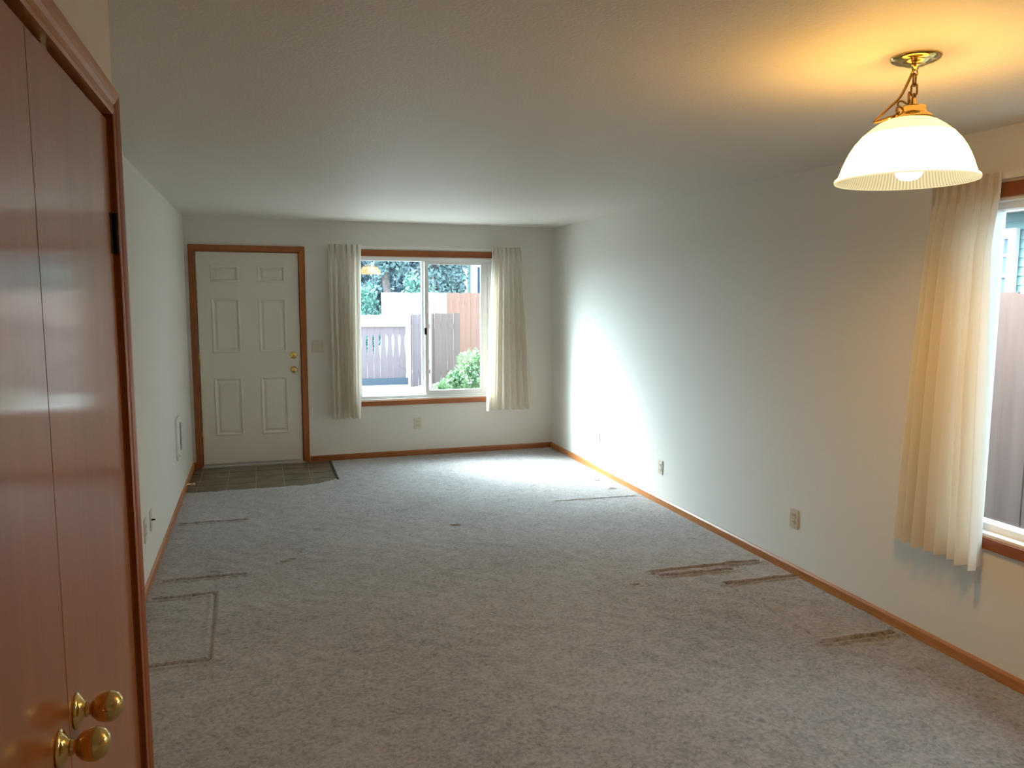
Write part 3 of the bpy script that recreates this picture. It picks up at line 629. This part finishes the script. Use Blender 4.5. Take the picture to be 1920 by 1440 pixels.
for i, (x, y, h_, r, lb) in enumerate([(3.66, 13.4, .78, .33, 'light green leafy shrub, tallest one below the end window view'), (3.14, 12.75, .46, .23, 'low light green shrub in front of the brown gate'), (2.76, 12.2, .36, .15, 'smallest pale green shrub beside the concrete path')]):
    tree(lb, x, y, h_, r, LEAF3, 20+i, low=.02, n=2200, size=.036, cat='bush', trunk=.02)

# unseen roof added over the room so that the side yard lies in shade
S(MB().prism([(XL-3.2, 2.45), (XR+.62, 2.45), (XR+.62, 2.53), (1.0, 4.0), (XL-3.2, 2.53)], YR-2.5, YB+T+.30, 'y').build('roof', ROOF), 'unseen roof added over the room to shade the side yard', 'roof')
# aqua house seen through the end window
h1 = thing('house', 'aqua house with white corner trim beyond the red fence', 'house', (6.6, 26, GZ))
b = MB().box(6.42, 13, 26, 32, GZ, 2.95).build('wall_body', SIDING2, h1)
sm_ = MB().box(0, 6.56, -.018, 0, 0, .150).mesh('siding_board', SIDING2)
for k in range(20): inst('siding_board', sm_, h1, (6.43, 26.0-.002*(k % 2), GZ+.155*k))
MB().box(6.40, 6.56, 25.93, 26.0, GZ, 2.95).build('downspout', BLUE, h1)
MB().box(6.66, 6.82, 25.94, 26.0, 1.2, 2.62).build('window_frame', WHITE, h1); MB().box(6.94, 7.10, 25.92, 26.0, GZ, 2.85).build('corner_trim', WHITE, h1)
MB().box(7.1, 7.5, 25.94, 26, 1.0, 2.75).build('window_frame', WHITE, h1); MB().box(7.18, 7.42, 25.93, 25.95, 1.1, 2.6).build('window_pane', PANE, h1)
MB().prism([(6.2, 2.93), (13.2, 2.93), (13.2, 3.05), (9.7, 4.6), (6.2, 3.05)], 25.6, 32.3, 'y').build('roof', ROOF, h1)
# teal house seen through the right window
h2 = thing('house', 'teal lap-sided house with a white gridded window beyond the side fence', 'house', (9, 5, GZ))
MB().box(9.02, 13, -2, 13, GZ, 2.72).build('wall_body', SIDING, h2)
sm2 = MB().prism([(0, 0), (-.022, 0), (-.006, .112), (0, .112)], 0, 15, 'y').mesh('siding_board', SIDING)
for k in range(25): inst('siding_board', sm2, h2, (9.02, -2, GZ+.113*k))
MB().prism([(8.55, 2.70), (13, 2.70), (13, 4.4), (12.8, 4.4), (8.5, 2.80)], -2.4, 13.4, 'y').build('roof', ROOF, h2)
MB().box(8.50, 8.56, -2.4, 13.4, 2.66, 2.80).build('fascia', WHITE, h2)
wf = MB(); a, c2, z0, z1 = 7.32, 8.42, 1.30, 2.50
wf.box(8.93, 9.0, a, a+.10, z0, z1).box(8.93, 9.0, c2-.10, c2, z0, z1).box(8.93, 9.0, a+.1, c2-.1, z0, z0+.10).box(8.93, 9.0, a+.1, c2-.1, z1-.12, z1)
fr = wf.build('window_frame', WHITE, h2)
MB().box(8.975, 8.985, a+.1, c2-.1, z0+.1, z1-.12).build('window_pane', PANE, fr)
mu = MB().box(8.94, 8.972, a+.10, c2-.10, 1.895, 1.945).build('meeting_rail', WHITE, fr)
for y_ in (a+.275, a+.45, a+.65, a+.825): MB().box(8.95, 8.972, y_-.014, y_+.014, z0+.1, z1-.12).build('muntin', WHITE, fr)
for z_ in (1.66, 2.17): MB().box(8.951, 8.971, a+.10, c2-.10, z_-.014, z_+.014).build('muntin', WHITE, fr)
tree('leafy tree rising behind the teal house', 15.5, 9.5, 7.5, 2.6, LEAF2, 31, low=.3, n=2600, size=.2)
